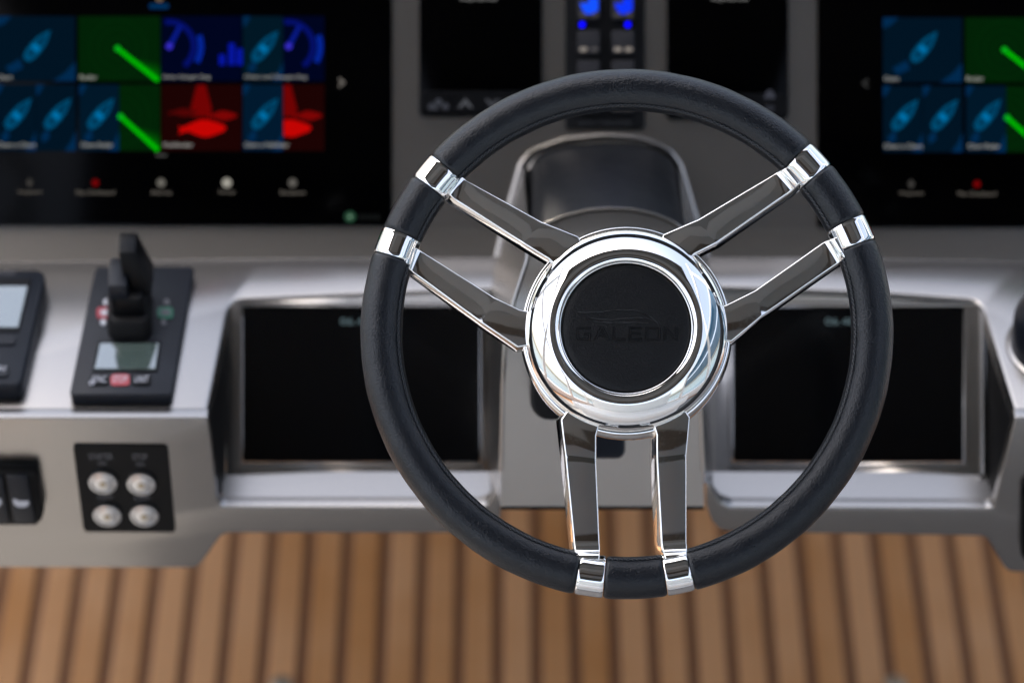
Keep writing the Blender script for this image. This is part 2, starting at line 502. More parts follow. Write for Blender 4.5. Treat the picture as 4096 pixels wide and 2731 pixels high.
# front face
ys = [560, 600, 640, 680, 720, 760, 830, 900, 1000, 1080, 1130, 1150, 1162]
def le(y): return interp_y([(560, 1215), (600, 1210), (680, 1184), (760, 1161), (900, 1154), (1162, 1150)], y)
def ri(y): return interp_y([(560, 1580), (600, 1584), (680, 1592), (760, 1601), (900, 1608), (1162, 1618)], y)
def interp_y(t, y):
    for (a, xa), (b4, xb) in zip(t, t[1:]):
        if y <= b4: return xa + (xb - xa) * (y - a) / (b4 - a)
    return t[-1][1]
bm = bmesh.new()
top = [bm.verts.new(atd(x, y, 2.53)) for x, y in farc]
prow = top
NP = len(farc)
for y in ys:
    a, b5 = le(y), ri(y)
    rw = [bm.verts.new(atd(a + (b5 - a) * i / (NP - 1), y, dpod(y) if y > 560 else 2.5302)) for i in range(NP)]
    for i in range(NP - 1): bm.faces.new((prow[i], prow[i + 1], rw[i + 1], rw[i]))
    prow = rw
finish(bm, 'pod_face', SILVER, con, smooth=60)
bm = bmesh.new(); tube_bm(bm, [atd(x, y - 2, 2.531) for x, y in farc], 0.0026, 8, False, -F)
finish(bm, 'pod_trim', SILVER, con)
# flanks
LF = [((1200, 372, 2.744), (1216, 550)), ((1165, 490, 2.744), (1210, 600)), ((1141, 590, 2.742), (1184, 680)),
      ((1130, 655, None), (1161, 760)), ((1122, 760, 's'), (1155, 880)), ((1121, 900, 's'), (1154, 960)), ((1121, 1090, 's'), (1151, 1162))]
RF = [((1558, 378, 2.744), (1572, 540)), ((1598, 500, 2.744), (1584, 600)), ((1625, 590, 2.742), (1592, 680)),
      ((1634, 652, None), (1601, 760)), ((1640, 760, 's'), (1608, 880)), ((1640, 900, 's'), (1610, 960)), ((1640, 1090, 's'), (1617, 1112))]
for T in (LF, RF):
    bm = bmesh.new(); pv = None
    for (bx, by, bd), (fx, fy) in T:
        pb = atz(bx, by, ZS + 0.003) if bd is None else (sur(bx, by) if bd == 's' else atd(bx, by, bd))
        pf = atd(fx, fy, dpod(fy))
        cur = [bm.verts.new(pb.lerp(pf, t)) for t in (0, 0.33, 0.66, 1)]
        if pv:
            for i in range(3): bm.faces.new((pv[i], pv[i + 1], cur[i + 1], cur[i]))
        pv = cur
    finish(bm, 'pod_flank', SILVER, con, smooth=60)
# rounded front edges of the pod, and the flange behind the vinyl
for fn in (le, ri):
    bm = bmesh.new(); tube_bm(bm, [atd(fn(y), y, dpod(y) + 0.0005) for y in ys[:10]], 0.0021, 8, False, -F)
    finish(bm, 'pod_edge', SILVER, con)
fl = interp([(1141, 590), (1165, 490), (1198, 372), (1225, 345), (1300, 320), (1390, 311), (1470, 317), (1535, 343), (1562, 378), (1598, 500), (1625, 590)], 40)
bm = bmesh.new(); tube_bm(bm, [atd(x, y, 2.742) for x, y in fl], 0.0028, 8, False, -F)
finish(bm, 'pod_flange', SILVER, con)
# inner filler between flange and vinyl
bm = bmesh.new()
fl2 = interp(fl, 25)
a = [bm.verts.new(atd(x, y, 2.744)) for x, y in fl2]; b6 = [bm.verts.new(atd(x, y, 2.742)) for x, y in barc]
for i in range(24): bm.faces.new((a[i], a[i + 1], b6[i + 1], b6[i]))
finish(bm, 'pod_collar', SILVER, con)
# underside and pedestal
box('underside', -1.1, YF + 0.11, 0.60, 1.1, 2.80, 0.612, SILVER, con)
box('pedestal', -0.5, 3.05, 0.0, 0.5, 3.25, 0.60, SILVER, con)
box('underside', -1.1, 2.81, 0.60, 1.1, 3.3, 0.612, SILVER, con)
pb1, pb2 = atd(1151, 1162, dpod(1162)), atd(1617, 1162, dpod(1162))
prism('pod_base', [pb1, pb2, pb2 + Vector((0, 0.16, 0)), pb1 + Vector((0, 0.16, 0))], Vector((0, 0, -0.004)), BLACKP, con)

# =================================================================== BIG MONITORS
def pan(x, y, e): return atd(x, y, DP - e)
def mono(parent, name, polys, m, e, origin=None):
    return flat(name, [[pan(x, y, e) for x, y in p] for p in polys], m, parent, origin)

def boat(cx, cy, s):
    """boat seen from above, bow up right"""
    a = math.radians(40); c_, s_ = math.cos(a), math.sin(a)
    P = [(0, -50), (7, -36), (13, -18), (15, 2), (14, 22), (10, 36), (0, 41), (-10, 36), (-14, 22), (-15, 2), (-13, -18), (-7, -36)]
    f_ = lambda x, y: (cx + (x * c_ - y * s_) * s, cy + (x * s_ + y * c_) * s)
    hull = [f_(*p) for p in P]
    dk = [f_(*p) for p in [(0, -40), (6, -22), (7, -6), (-7, -6), (-6, -22)]]
    cab = [f_(*p) for p in [(-9, -4), (9, -4), (10, 9), (-10, 9)]]
    well = [f_(*p) for p in circ(0, 19, 5, 10, 7)]
    return hull, dk, cab, well

def clip(P, x0, x1):
    def side(P, f_, g):
        o = []
        for i in range(len(P)):
            a, b7 = P[i - 1], P[i]
            ia, ib = f_(a), f_(b7)
            if ia != ib:
                t = (g - a[0]) / (b7[0] - a[0]); o.append((g, a[1] + (b7[1] - a[1]) * t))
            if ib: o.append(b7)
        return o
    P = side(P, lambda p: p[0] >= x0, x0)
    if P: P = side(P, lambda p: p[0] <= x1, x1)
    return P

def chart(mon, name, x0, y0, x1, y1, boats, cap=None, base=(2, 22, 38)):
    t = mono(mon, name, [[(x0, y0), (x1, y0), (x1, y1), (x0, y1)]], em(base), 0.0052)
    w_, h_ = x1 - x0, y1 - y0
    P = [[(x0, y0), (x0 + 0.2 * w_, y0), (x0 + 0.1 * w_, y0 + 0.12 * h_), (x0, y0 + 0.17 * h_)],
         [(x1, y1), (x1 - 0.28 * w_, y1), (x1 - 0.12 * w_, y1 - 0.14 * h_), (x1, y1 - 0.3 * h_)],
         [(x0 + .12 * w_, y1 - .22 * h_), (x0 + .3 * w_, y1 - .34 * h_), (x0 + .34 * w_, y1 - .2 * h_), (x0 + .18 * w_, y1 - .12 * h_)]]
    for q in P: mono(t, 'land', [q], em((2, 44, 82)), 0.0054)
    for (cx, cy, s) in boats:
        h, dk, cab, well = boat(cx, cy, s)
        h, dk, cab, well = [clip(q, x0 + 1, x1 - 1) for q in (h, dk, cab, well)]
        mono(t, 'boat_hull', [h], em((0, 78, 118)), 0.0056)
        mono(t, 'boat_foredeck', [dk], em((0, 56, 88)), 0.0058)
        mono(t, 'boat_cabin', [cab], em((0, 118, 178)), 0.0058)
        if len(well) > 2: mono(t, 'boat_cockpit', [well], em((0, 44, 72)), 0.0058)
    return t

def caption(t, s, x, y, w_):
    text('caption', s, pan(x + w_ / 2, y, 0.0062), R, U, w_ * PX(DP), 10.5 * PX(DP), em((175, 175, 170)), t)

def radar(mon, x0, y0, x1, y1, cx, cy):
    t = mono(mon, 'radar_tile', [[(x0, y0), (x1, y0), (x1, y1), (x0, y1)]], em((3, 36, 8)), 0.0052)
    for r in (26, 46, 66):
        a = [(cx + r * math.cos(q), cy + r * math.sin(q)) for q in [2 * math.pi * k / 48 for k in range(48)]]
        b8 = [(cx + (r - 1.5) * math.cos(q), cy + (r - 1.5) * math.sin(q)) for q in [2 * math.pi * k / 48 for k in range(48)]]
        qs = []
        for k in range(48):
            j = (k + 1) % 48; q = [a[k], a[j], b8[j], b8[k]]
            if all(x0 < p[0] < x1 and y0 < p[1] < y1 for p in q): qs.append(q)
        if qs: mono(t, 'range_ring', qs, em((4, 48, 12)), 0.0054)
    ex, ey = x1 - 5, y1 - 1
    for k, g in enumerate((52, 70, 95, 125)):      # afterglow wedge
        u0 = 0.52 - 0.13 * k
        mono(t, 'sweep_glow', [[(cx + (ex - cx) * 0.25, cy + (ey - cy) * 0.25), (x1 - 1, ey - (ey - cy) * u0), (x1 - 1, ey)]], em((2, g, 6)), 0.0054 + 0.0001 * k)
    d = Vector((ex - cx, ey - cy)).normalized(); nn = Vector((-d.y, d.x)) * 4.5
    mono(t, 'sweep_line', [[(cx + nn.x, cy + nn.y), (cx - nn.x, cy - nn.y), (ex - nn.x, ey - nn.y), (ex + nn.x, ey + nn.y)]], em((0, 205, 0)), 0.0060)
    mono(t, 'own_ship_dot', [circ(cx, cy, 7, 16)], em((10, 190, 30)), 0.0061)
    return t

def gauge(mon, x0, y0, x1, y1, cx, cy, bars=None):
    t = mono(mon, 'gauge_tile', [[(x0, y0), (x1, y0), (x1, y1), (x0, y1)]], em((1, 6, 34)), 0.0052)
    def arc(r0, r1, a0, a1, col, e):
        qs = []
        for k in range(24):
            p, q = math.radians(a0 + (a1 - a0) * k / 24), math.radians(a0 + (a1 - a0) * (k + 1) / 24)
            qd = [(cx + r * math.cos(a), cy + r * math.sin(a)) for r, a in ((r0, p), (r0, q), (r1, q), (r1, p))]
            if all(x0 < z[0] < x1 and y0 < z[1] < y1 for z in qd): qs.append(qd)
        if qs: mono(t, 'dial_arc', qs, em(col), e)
    arc(50, 62, -100, 52, (6, 18, 112), 0.0054)
    arc(66, 79, -20, 30, (6, 40, 160), 0.0054)
    mono(t, 'needle', [[(cx - 5, cy - 2), (cx + 5, cy + 3), (cx + 29, cy - 44), (cx + 21, cy - 48)]], em((12, 30, 150)), 0.0056)
    mono(t, 'dial_hub', [circ(cx, cy, 8, 16)], em((60, 50, 215)), 0.0058)
    if bars:
        for bx, by in bars: mono(t, 'bar', [[(bx - 7, by), (bx + 7, by), (bx + 7, 150), (bx - 7, 150)]], em((8, 24, 170)), 0.0055)
    return t

def sonar(mon, x0, y0, x1, y1, ox):
    t = mono(mon, 'sonar_tile', [[(x0, y0), (x1, y0), (x1, y1), (x0, y1)]], em((30, 4, 4)), 0.0052)
    def sh(P, col, e, nm):
        P = clip([(x + ox, y) for x, y in P], x0 + 1, x1 - 1)
        if len(P) > 2: mono(t, nm, [P], em(col), e)
    sh([(452, 196), (472, 196), (486, 250), (484, 268), (440, 268), (438, 250)], (118, 4, 4), 0.0054, 'sonar_beam')
    fish = [(410, 290), (418, 293), (432, 287), (450, 279), (462, 275), (478, 276), (496, 281), (512, 287), (520, 293), (514, 302), (498, 308), (478, 315), (462, 314), (446, 308), (432, 302), (416, 306), (410, 310), (414, 299)]
    sh(fish, (208, 6, 4), 0.0057, 'fish')
    sh([(x * .62 + 222, y * .55 + 104) for x, y in fish], (132, 6, 6), 0.0056, 'fish')
    sh([(x * .62 + 132, y * .45 + 126) for x, y in fish], (84, 6, 6), 0.0055, 'fish')
    return t

def monitor(dx, dy, idx, label, mirror):
    m_ = thing('chart_monitor', label, 'monitor', pan(370 + dx, 519 + dy, 0), 'large glass chart monitors in the instrument panel')
    X = lambda *a: [q + dx for q in a]
    P = [pan(x + dx, y + dy, 0.0045) for x, y in rrect(-159, -78, 900, 519, 9)]
    prism('glass', P, F * 0.006, GLASS, m_, bevel=0.0008)
    Y0, Y1, Y2, Y3 = 38 + dy, 187 + dy, 195 + dy, 347 + dy
    t = chart(m_, 'chart_tile', -9 + dx, Y0, 173 + dx, Y1, [(84 + dx, 108 + dy, 1.0)]); caption(t, 'Chart', -6 + dx, 178 + dy, 34)
    t = radar(m_, 180 + dx, Y0, 368 + dx, Y1, 270 + dx, 112 + dy); caption(t, 'Radar', 183 + dx, 178 + dy, 40)
    t = gauge(m_, 371 + dx, Y0, 555 + dx, Y1, 389 + dx, 107 + dy, [(510 + dx, 126 + dy), (532 + dx, 100 + dy), (550 + dx, 112 + dy)]); caption(t, 'Data Gauges Eng', 376 + dx, 178 + dy, 106)
    t = chart(m_, 'chart_tile', 558 + dx, Y0, 650 + dx, Y1, [(607 + dx, 110 + dy, 1.0)], base=(2, 26, 40)); caption(t, 'Chart and Gauges Eng', 562 + dx, 178 + dy, 142)
    gauge(m_, 651 + dx, Y0, 745 + dx, Y1, 663 + dx, 107 + dy)
    t = chart(m_, 'chart_tile', -9 + dx, Y2, 82 + dx, Y3, [(40 + dx, 264 + dy, 1.0)]); caption(t, 'Chart x Chart', -6 + dx, 333 + dy, 88)
    chart(m_, 'chart_tile', 83 + dx, Y2, 174 + dx, Y3, [(131 + dx, 264 + dy, 1.0)])
    t = chart(m_, 'chart_tile', 182 + dx, Y2, 273 + dx, Y3, [(230 + dx, 264 + dy, 1.0)], base=(2, 26, 44)); caption(t, 'Chart Radar', 186 + dx, 333 + dy, 74)
    radar(m_, 274 + dx, Y2, 368 + dx, Y3, 277 + dx, 268 + dy)
    if True:
        t = sonar(m_, 371 + dx, Y2, 555 + dx, Y3, dx); caption(t, 'Fishfinder', 376 + dx, 333 + dy, 68)
        t = chart(m_, 'chart_tile', 558 + dx, Y2, 650 + dx, Y3, [(607 + dx, 264 + dy, 1.0)], base=(2, 28, 50)); caption(t, 'Chart x Fishfinder', 562 + dx, 333 + dy, 102)
        sonar(m_, 651 + dx, Y2, 745 + dx, Y3, dx + 196)
    # menu bar
    io = 0 if idx == 0 else -12
    for k, (wd, txt, col) in enumerate(((56, 'Waypoints', (110, 105, 98)), (88, 'Man Overboard', (110, 105, 98)), (48, 'Alarms', (110, 105, 98)), (38, 'Setup', (110, 105, 98)), (58, 'Shutdown', (110, 105, 98)))):
        cx = 68 + 151 * k + dx + io
        ic = [(cx, 408 + dy), (cx + 9, 420 + dy), (cx, 432 + dy), (cx - 9, 420 + dy)] if k == 0 else circ(cx, 420 + dy, (0, 8, 10, 11, 10)[k], 16)
        mono(m_, 'menu_icon', [ic], em([(62, 60, 58), (120, 4, 8), (110, 107, 100), (170, 166, 155), (98, 95, 90)][k]), 0.0052)
        text('menu_text', txt, pan(cx, 442 + dy, 0.0052), R, U, wd * PX(DP), 11 * PX(DP), em(col), m_)
    mono(m_, 'page_mark', [[(358 + dx, 354 + dy), (383 + dx, 354 + dy), (383 + dx, 360 + dy), (358 + dx, 360 + dy)]], em((70, 70, 68)), 0.0052)
    mono(m_, 'top_tab', [rrect(342 + dx, 9 + dy, 388 + dx, 21 + dy, 5)], em((2, 50, 95)), 0.0052)
    mono(m_, 'top_icon', [circ(366 + dx, -4 + dy, 9, 14)], em((120, 100, 80)), 0.0052)
    if mirror:
        ax = 1984; A = [(ax + 8, 180), (ax - 6, 192), (ax + 8, 204), (ax + 12, 200), (ax + 4, 192), (ax + 12, 184)]
        mono(m_, 'arrow', [A], em((50, 50, 50)), 0.0052)
    else:
        ax = 788; A = [(ax - 8, 178), (ax + 6, 190), (ax - 8, 202), (ax - 12, 198), (ax - 4, 190), (ax - 12, 182)]
        mono(m_, 'arrow', [A], em((110, 105, 100)), 0.0052)
        mono(m_, 'power_lamp', [circ(804, 498, 13, 20)], em((42, 78, 58)), 0.0052)
        mono(m_, 'power_mark', [circ(804, 498, 4, 12)], em((120, 150, 125)), 0.0055)
        mono(m_, 'dim_scale', [[(824 + 13 * k, 492), (833 + 13 * k, 492), (833 + 13 * k, 505), (824 + 13 * k, 505)] for k in range(4)], em((22, 24, 24)), 0.0052)
    return m_
monitor(0, 0, 0, 'big black monitor left of the wheel, eight lit tiles with red fish', False)
monitor(2037, 3, 1, 'big black monitor cut off by the right edge of the photo, blue and green tiles', True)

# =================================================================== CENTRE DISPLAYS AND KEYPAD
def centre_display(x0, x1, y1, label, icons, txt, tx):
    o = thing('control_display', label, 'display', pan((x0 + x1) / 2, y1, 0), 'portrait control displays above the wheel')
    prism('glass', [pan(x, y, 0.0075) for x, y in rrect(x0, -260, x1, y1, 12)], F * 0.009, GLASS, o, bevel=0.0012)
    prism('key_strip', [pan(x, y, 0.0085) for x, y in rrect(x0 + 6, y1 - 58, x1 - 6, y1 - 7, 6)], F * 0.002, BLACKP, o, bevel=0.0003, segs=1)
    for kind, cx, cy in icons:
        if kind == 'people':
            for k, (ox, oy, r) in enumerate(((-16, 6, 8), (16, 6, 8), (0, -4, 9), (-6, 10, 5))):
                flat('key_mark', [[pan(x, y, 0.0090 + 0.0001 * k) for x, y in circ(cx + ox, cy + oy, r, 14)]], em((62, 64, 72)), o)
        elif kind == 'up':
            flat('key_mark', [[pan(x, y, 0.0090) for x, y in ((cx - 18, cy + 9), (cx, cy - 13), (cx + 18, cy + 9), (cx + 9, cy + 9), (cx, cy - 1), (cx - 9, cy + 9))]], em((84, 86, 92)), o)
        elif kind == 'down':
            flat('key_mark', [[pan(x, y, 0.0090) for x, y in ((cx - 18, cy - 9), (cx, cy + 13), (cx + 18, cy - 9), (cx + 9, cy - 9), (cx, cy + 1), (cx - 9, cy - 9))]], em((70, 72, 78)), o)
        elif kind == 'bell':
            flat('key_mark', [[pan(x, y, 0.0090) for x, y in ((cx - 14, cy + 9), (cx - 10, cy - 2), (cx - 4, cy - 11), (cx + 4, cy - 11), (cx + 10, cy - 2), (cx + 14, cy + 9))]], em((62, 64, 74)), o)
        else:
            flat('key_mark', [[pan(x, y, 0.0090) for x, y in rrect(cx - 11, cy - 6, cx + 11, cy + 6, 4)]], em((46, 48, 56)), o)
    text('maker_mark', txt, pan(tx, -1, 0.0078), R, U, 82 * PX(DP), 12 * PX(DP), em((150, 150, 148)), o)
centre_display(962, 1246, 268, 'tall black display between the left monitor and the keypad', [('people', 1007, 239), ('up', 1069, 239), ('down', 1131, 237)], 'Raymarine', 1100)
centre_display(1532, 1812, 274, 'tall black display between the keypad and the right monitor', [('bell', 1768, 218), ('bar', 1768, 249), ('up', 1600, 245)], 'Raymarine', 1676)

kp = thing('switch_panel', 'narrow black keypad with blue lit switches above the wheel rim', 'switch panel', pan(1390, 297, 0))
prism('panel_plate', [pan(x, y, 0.006) for x, y in rrect(1298, -260, 1482, 297, 10)], F * 0.007, BLACKP, kp, bevel=0.001)
kk = None
for ri_, cy in enumerate((18, 97, 166, 232)):
    for cx in (1352, 1431):
        if kk is None:
            c0 = pan(cx, cy, 0.0095)
            kk = prism('key', [pan(x, y, 0.0095) for x, y in rrect(cx - 26, cy - 27, cx + 26, cy + 27, 6)], F * 0.004, KEYG, kp, bevel=0.0008, origin=c0)
            k0 = kk.location.copy()
            ko = kk
        else:
            ko = kk.copy(); ko.parent = kp; ko.location = k0 + (pan(cx, cy, 0.0095) - c0); COL.objects.link(ko)
        if ri_ == 0:
            blue = em((20, 80, 255), 1.3) if cx < 1400 else em((15, 55, 250), 1.2)
            mono(ko, 'lit_symbol', [[(cx - 20, cy - 10), (cx, cy - 10), (cx, cy - 30), (cx + 22, cy - 30), (cx + 22, cy + 6), (cx + 10, cy + 14), (cx - 6, cy + 16), (cx - 14, cy + 6)]], blue, 0.0098)
        for sx, br in ((-12, 1), (13, 0)):
            c = ((150, 142, 135) if br or cx > 1400 else (80, 78, 80)) if ri_ == 1 else (72, 68, 66)
            mono(ko, 'key_mark', [rrect(cx + sx - 9, cy + 12, cx + sx + 9, cy + 22, 5)], em(c), 0.0098)
for cx in (1337, 1442):
    bm = bmesh.new(); add_prism(bm, [pan(x, y, 0.0085) for x, y in circ(cx, 57, 6.2, 16)], F * 0.002)
    finish(bm, 'indicator_lamp', em((8, 4, 255), 2.6), kp)
text('panel_lettering', 'BOW THRUSTER', pan(1390, 283, 0.0062), R, U, 118 * PX(DP), 12 * PX(DP), em((52, 54, 60)), kp)

# =================================================================== LOWER SCREENS
for (a0, a1, tx, label) in ((558, 1102, 815, 'dark lower screen left of the wheel, clock digits at its top'),
                            (1684, 2212, 1930, 'dark lower screen right of the wheel, clock digits at its top')):
    o = thing('lower_display', label, 'display', sur((a0 + a1) / 2, 1060), 'dark screens recessed below the shelf')
    prism('glass', [sur(x, y, -0.002) for x, y in ((a0, 705), (a1, 705), (a1, 1060), (a0, 1060))], F * 0.006, GLASS2, o, bevel=0.0005, segs=1)
    gl = lambda x, y: sur(a0, y, -0.002).lerp(sur(a1, y, -0.002), (x - a0) / (a1 - a0)) - F * 0.0006
    text('clock_digits', '06.48', gl(tx, 738), (gl(tx + 30, 738) - gl(tx - 30, 738)).normalized(), (gl(tx, 720) - gl(tx, 756)).normalized(), 68 * PX(2.7), 17 * PX(2.7), em((95, 114, 120)), o)

# =================================================================== THROTTLE
ZT = ZS + 0.0115
def tt(x, y, z=0.0): return atz(x, y, ZT + z)
th = thing('throttle_control', 'navy throttle box with black lever, lcd and red key on the shelf', 'throttle', atz(300, 760, ZS))
C4 = [tt(225, 611), tt(440, 611), tt(445, 617), tt(444, 625), tt(396, 899), tt(390, 906), tt(165, 906), tt(160, 899), tt(217, 618)]
bm = bmesh.new(); add_prism(bm, C4, Vector((0, 0, -0.0112)))
finish(bm, 'base_plate', NAVYP, th, bevel=0.0016, segs=3)
def zpris(name, px, h, m, parent, z0=0.0, bev=0.0006):
    return prism(name, [tt(x, y, z0 + h) for x, y in px], Vector((0, 0, -h)), m, parent, bevel=bev, segs=1)
# raised bezel of the small display
zpris('lcd_bezel', [(226, 782), (370, 782), (362, 852), (210, 852)], 0.0012, BLACKP, th)
zpris('lcd', [(229, 787), (366, 787), (357, 847), (216, 847)], 0.0018, LCD, th)
# boot and lever
def vbox(name, px, z0, z1, m, taper=1.0, lean=Vector((0, 0, 0)), parent=th, bev=0.002):
    b0 = [tt(x, y) + Vector((0, 0, z0)) for x, y in px]
    c = sum(b0, Vector()) / len(b0)
    b1 = [c + (p - c) * taper + Vector((0, 0, z1 - z0)) + lean for p in b0]
    bm = loft([b0, b1]); return finish(bm, name, m, parent, bevel=bev, segs=2)
vbox('lever_boot', rrect(246, 668, 352, 784, 22, 4), 0.0002, 0.018, RUBBER, 0.86)
vbox('lever_stem', rrect(258, 686, 340, 764, 12, 3), 0.016, 0.036, BLACKP, 0.9)
vbox('lever_grip', [(262, 690), (306, 690), (303, 760), (257, 760)], 0.033, 0.049, NAVYP, 0.92)
vbox('lever_blade', [(300, 672), (362, 672), (356, 742), (296, 742)], 0.030, 0.0700, BLACKP, 0.66, Vector((-0.008, 0.003, 0)))
# side keys
for sx, mm_, em_ in ((240, REDB, 'port_key'), (379, GREENB, 'starboard_key')):
    kx = zpris('gear_key', rrect(sx - 18, 704, sx + 18, 730, 7), 0.0016, mm_, th, bev=0.0004)
    kx['label'] = 'red key' if sx < 300 else 'green key'
    for yy, dx_ in ((693, 4), (739, -3)):
        zpris('key_lamp', circ(sx + dx_, yy, 7, 12), 0.0012, GREYPR if sx > 300 else WHITE, th, bev=0)
    zpris('key_symbol', rrect(sx - 9, 711, sx + 12, 723, 4), 0.0020, WHITE if sx < 300 else GREYPR, th, bev=0)
for cx, mm_, lab in ((228, BLUEB, 'SYNC'), (276, PINKB, 'STOP'), (325, BLACKP, 'UNIT')):
    zpris('key', rrect(cx - 22, 858, cx + 22, 884, 8), 0.0014, BLACKP if cx != 276 else PINKB, th, bev=0.0004)
    text('key_text', lab, tt(cx, 870, 0.0017), R, Vector((0, 1, 0)), 32 * PX(2.63), 15 * PX(2.63) / 0.66, WHITE, th)
text('key_symbol', 'o', tt(211, 878, 0.0017), R, Vector((0, 1, 0)), 12 * PX(2.63), 12 * PX(2.63) / 0.66, WHITE, th)

# =================================================================== LEFT INSTRUMENT ON THE SHELF
ZI = ZS + 0.017
def ti(x, y, z=0.0): return atz(x, y, ZI + z)
ip = thing('autopilot_unit', 'navy instrument with grey lcd cut off by the left edge of the photo', 'instrument', atz(-60, 760, ZS))
prism('housing', [ti(-170, 618), (ti(86, 618)), ti(100, 624), ti(104, 640), ti(52, 872), ti(40, 884), ti(-200, 884)], Vector((0, 0, -0.0168)), NAVYP, ip, bevel=0.0028, segs=3)
def ipris(name, px, h, m, bev=0.0005): return prism(name, [ti(x, y, h) for x, y in px], Vector((0, 0, -h - 0.0003)), m, ip, bevel=bev, segs=1)
ipris('lcd_bezel', [(-150, 640), (72, 640), (44, 762), (-176, 762)], 0.0010, BLACKP)
ipris('lcd', [(-148, 656), (64, 656), (42, 751), (-168, 751)], 0.0016, LCD)
ipris('key', rrect(-24, 768, 36, 790, 8), 0.0018, NAVYP)
ipris('key', rrect(-50, 836, 20, 864, 8), 0.0018, NAVYP)
text('key_text', 'MENU', ti(-12, 845, 0.0021), R, Vector((0, 1, 0)), 50 * PX(2.63), 12 * PX(2.63) / 0.66, WHITE, ip)
text('maker_mark', 'Raymarine', ti(-8, 627, 0.0004), R, Vector((0, 1, 0)), 84 * PX(2.7), 11 * PX(2.7) / 0.66, GREYPR, ip)

# =================================================================== FASCIA ITEMS
def tf(x, y, e=0.0): return aty(x, y, YF - 0.006 - e)
ZZ = Vector((0, 0, 1))
bp_ = thing('button_panel', 'black square plate with four round steel buttons on the fascia', 'button panel', tf(290, 1222))
prism('plate', [tf(x, y, 0.0015) for x, y in ((175, 1020), (376, 1022), (383, 1025), (386, 1032), (403, 1213), (402, 1220), (396, 1223), (200, 1222), (194, 1219), (191, 1212), (168, 1031), (169, 1023))], Vector((0, 0.0022, 0)), BLACKP, bp_, bevel=0.0005, segs=1)
bproto = None
def lathe(prof, c, ax, n=32):
    """profile [(r, h)] about the axis ax through c"""
    ax = Vector(ax).normalized(); s = ax.orthogonal().normalized(); q = ax.cross(s)
    rings = [[c + ax * h + (s * math.cos(2 * math.pi * k / n) + q * math.sin(2 * math.pi * k / n)) * r for k in range(n)] for r, h in prof]
    return loft(rings)
for cx, cy in ((237, 1104), (325, 1107), (247, 1179), (332, 1179)):
    c = tf(cx, cy, 0.0015)
    if bproto is None:
        bm = lathe([(0.0120, 0), (0.0122, 0.0015), (0.0118, 0.0034), (0.0102, 0.0038), (0.0096, 0.0016), (0.0089, 0.0016), (0.0085, 0.0032), (0.0060, 0.0040), (0.0030, 0.0043), (0.0008, 0.0044)], c, (0, -1, 0), 32)
        bproto = finish(bm, 'push_button', BTN, bp_, origin=c, smooth=40); bl0 = bproto.location.copy(); bc0 = c
        bm = lathe([(0.0030, 0.0040), (0.0029, 0.0049), (0.0005, 0.0050)], c, (0, -1, 0), 12)
        bs = finish(bm, 'lens', mat('amber_lens', (0.35, 0.28, 0.18), 0.3), bproto)
    else:
        o = bproto.copy(); o.parent = bp_; o.location = bl0 + (c - bc0); COL.objects.link(o)
        s_ = bs.copy(); s_.parent = o; COL.objects.link(s_)
for s, x, y, w_, h_ in (('STARTER', 231, 1048, 54, 14), ('STOP', 321, 1049, 34, 14), ('ON', 234, 1064, 18, 9), ('ON', 322, 1066, 18, 9), ('OFF', 242, 1141, 36, 10), ('OFF', 327, 1143, 36, 10)):
    text('lettering', s, tf(x, y, 0.0018), R, ZZ, w_ * PX(2.65), h_ * PX(2.65) / 0.755, GREYPR, bp_)

rk = thing('rocker_switch', 'black rocker switch pair with white horn symbol at the left edge', 'switch', tf(20, 1210))
prism('housing', [tf(x, y, 0.013) for x, y in ((-90, 1084), (78, 1084), (86, 1090), (100, 1180), (96, 1194), (84, 1207), (-80, 1207))], Vector((0, 0.0128, 0)), BLACKP, rk, bevel=0.002, segs=2)
for pts in (((13, 1094), (62, 1094), (82, 1200), (32, 1200)), ((-60, 1094), (5, 1094), (22, 1200), (-50, 1200))):
    prism('rocker', [tf(x, y, 0.0165) for x, y in pts], Vector((0, 0.004, 0)), KEYG if False else NAVYP, rk, bevel=0.0012)
prism('horn_symbol', [tf(x, y, 0.0168) for x, y in ((29, 1146), (37, 1146), (41, 1150), (64, 1150), (68, 1154), (64, 1160), (58, 1164), (42, 1164), (32, 1158))], Vector((0, 0.0002, 0)), WHITE, rk)
prism('switch_symbol', [tf(x, y, 0.0168) for x, y in ((-14, 1144), (0, 1144), (4, 1152), (0, 1162), (-14, 1162))], Vector((0, 0.0002, 0)), WHITE, rk)

# right-hand things
js = thing('joystick', 'black joystick on a round silver base at the right edge', 'joystick', atz(2440, 780, ZS))
cz = atz(2452, 800, ZS)
bm = lathe([(0.0525, 0.0002), (0.0523, 0.0012), (0.0515, 0.0022), (0.047, 0.0028), (0.042, 0.0030), (0.001, 0.0032)], cz, (0, 0, 1), 48)
finish(bm, 'base_ring', SILVER, js, smooth=50)
bm = lathe([(0.0485, 0.001), (0.0485, 0.030), (0.044, 0.042), (0.036, 0.052), (0.02, 0.058), (0.001, 0.06)], cz, (0, 0, 1), 48)
finish(bm, 'knob', NAVYP, js, smooth=50)
so = thing('fascia_socket', 'black rounded socket cut off by the right edge on the fascia', 'socket', tf(2380, 1250))
prism('socket_body', [tf(x, y, 0.008) for x, y in rrect(2345, 1110, 2430, 1290, 20)], Vector((0, 0.0078, 0)), BLACKP, so, bevel=0.002)
prism('socket_lid', [tf(x, y, 0.0105) for x, y in rrect(2352, 1130, 2422, 1272, 16)], Vector((0, 0.003, 0)), RUBBER, so, bevel=0.001)

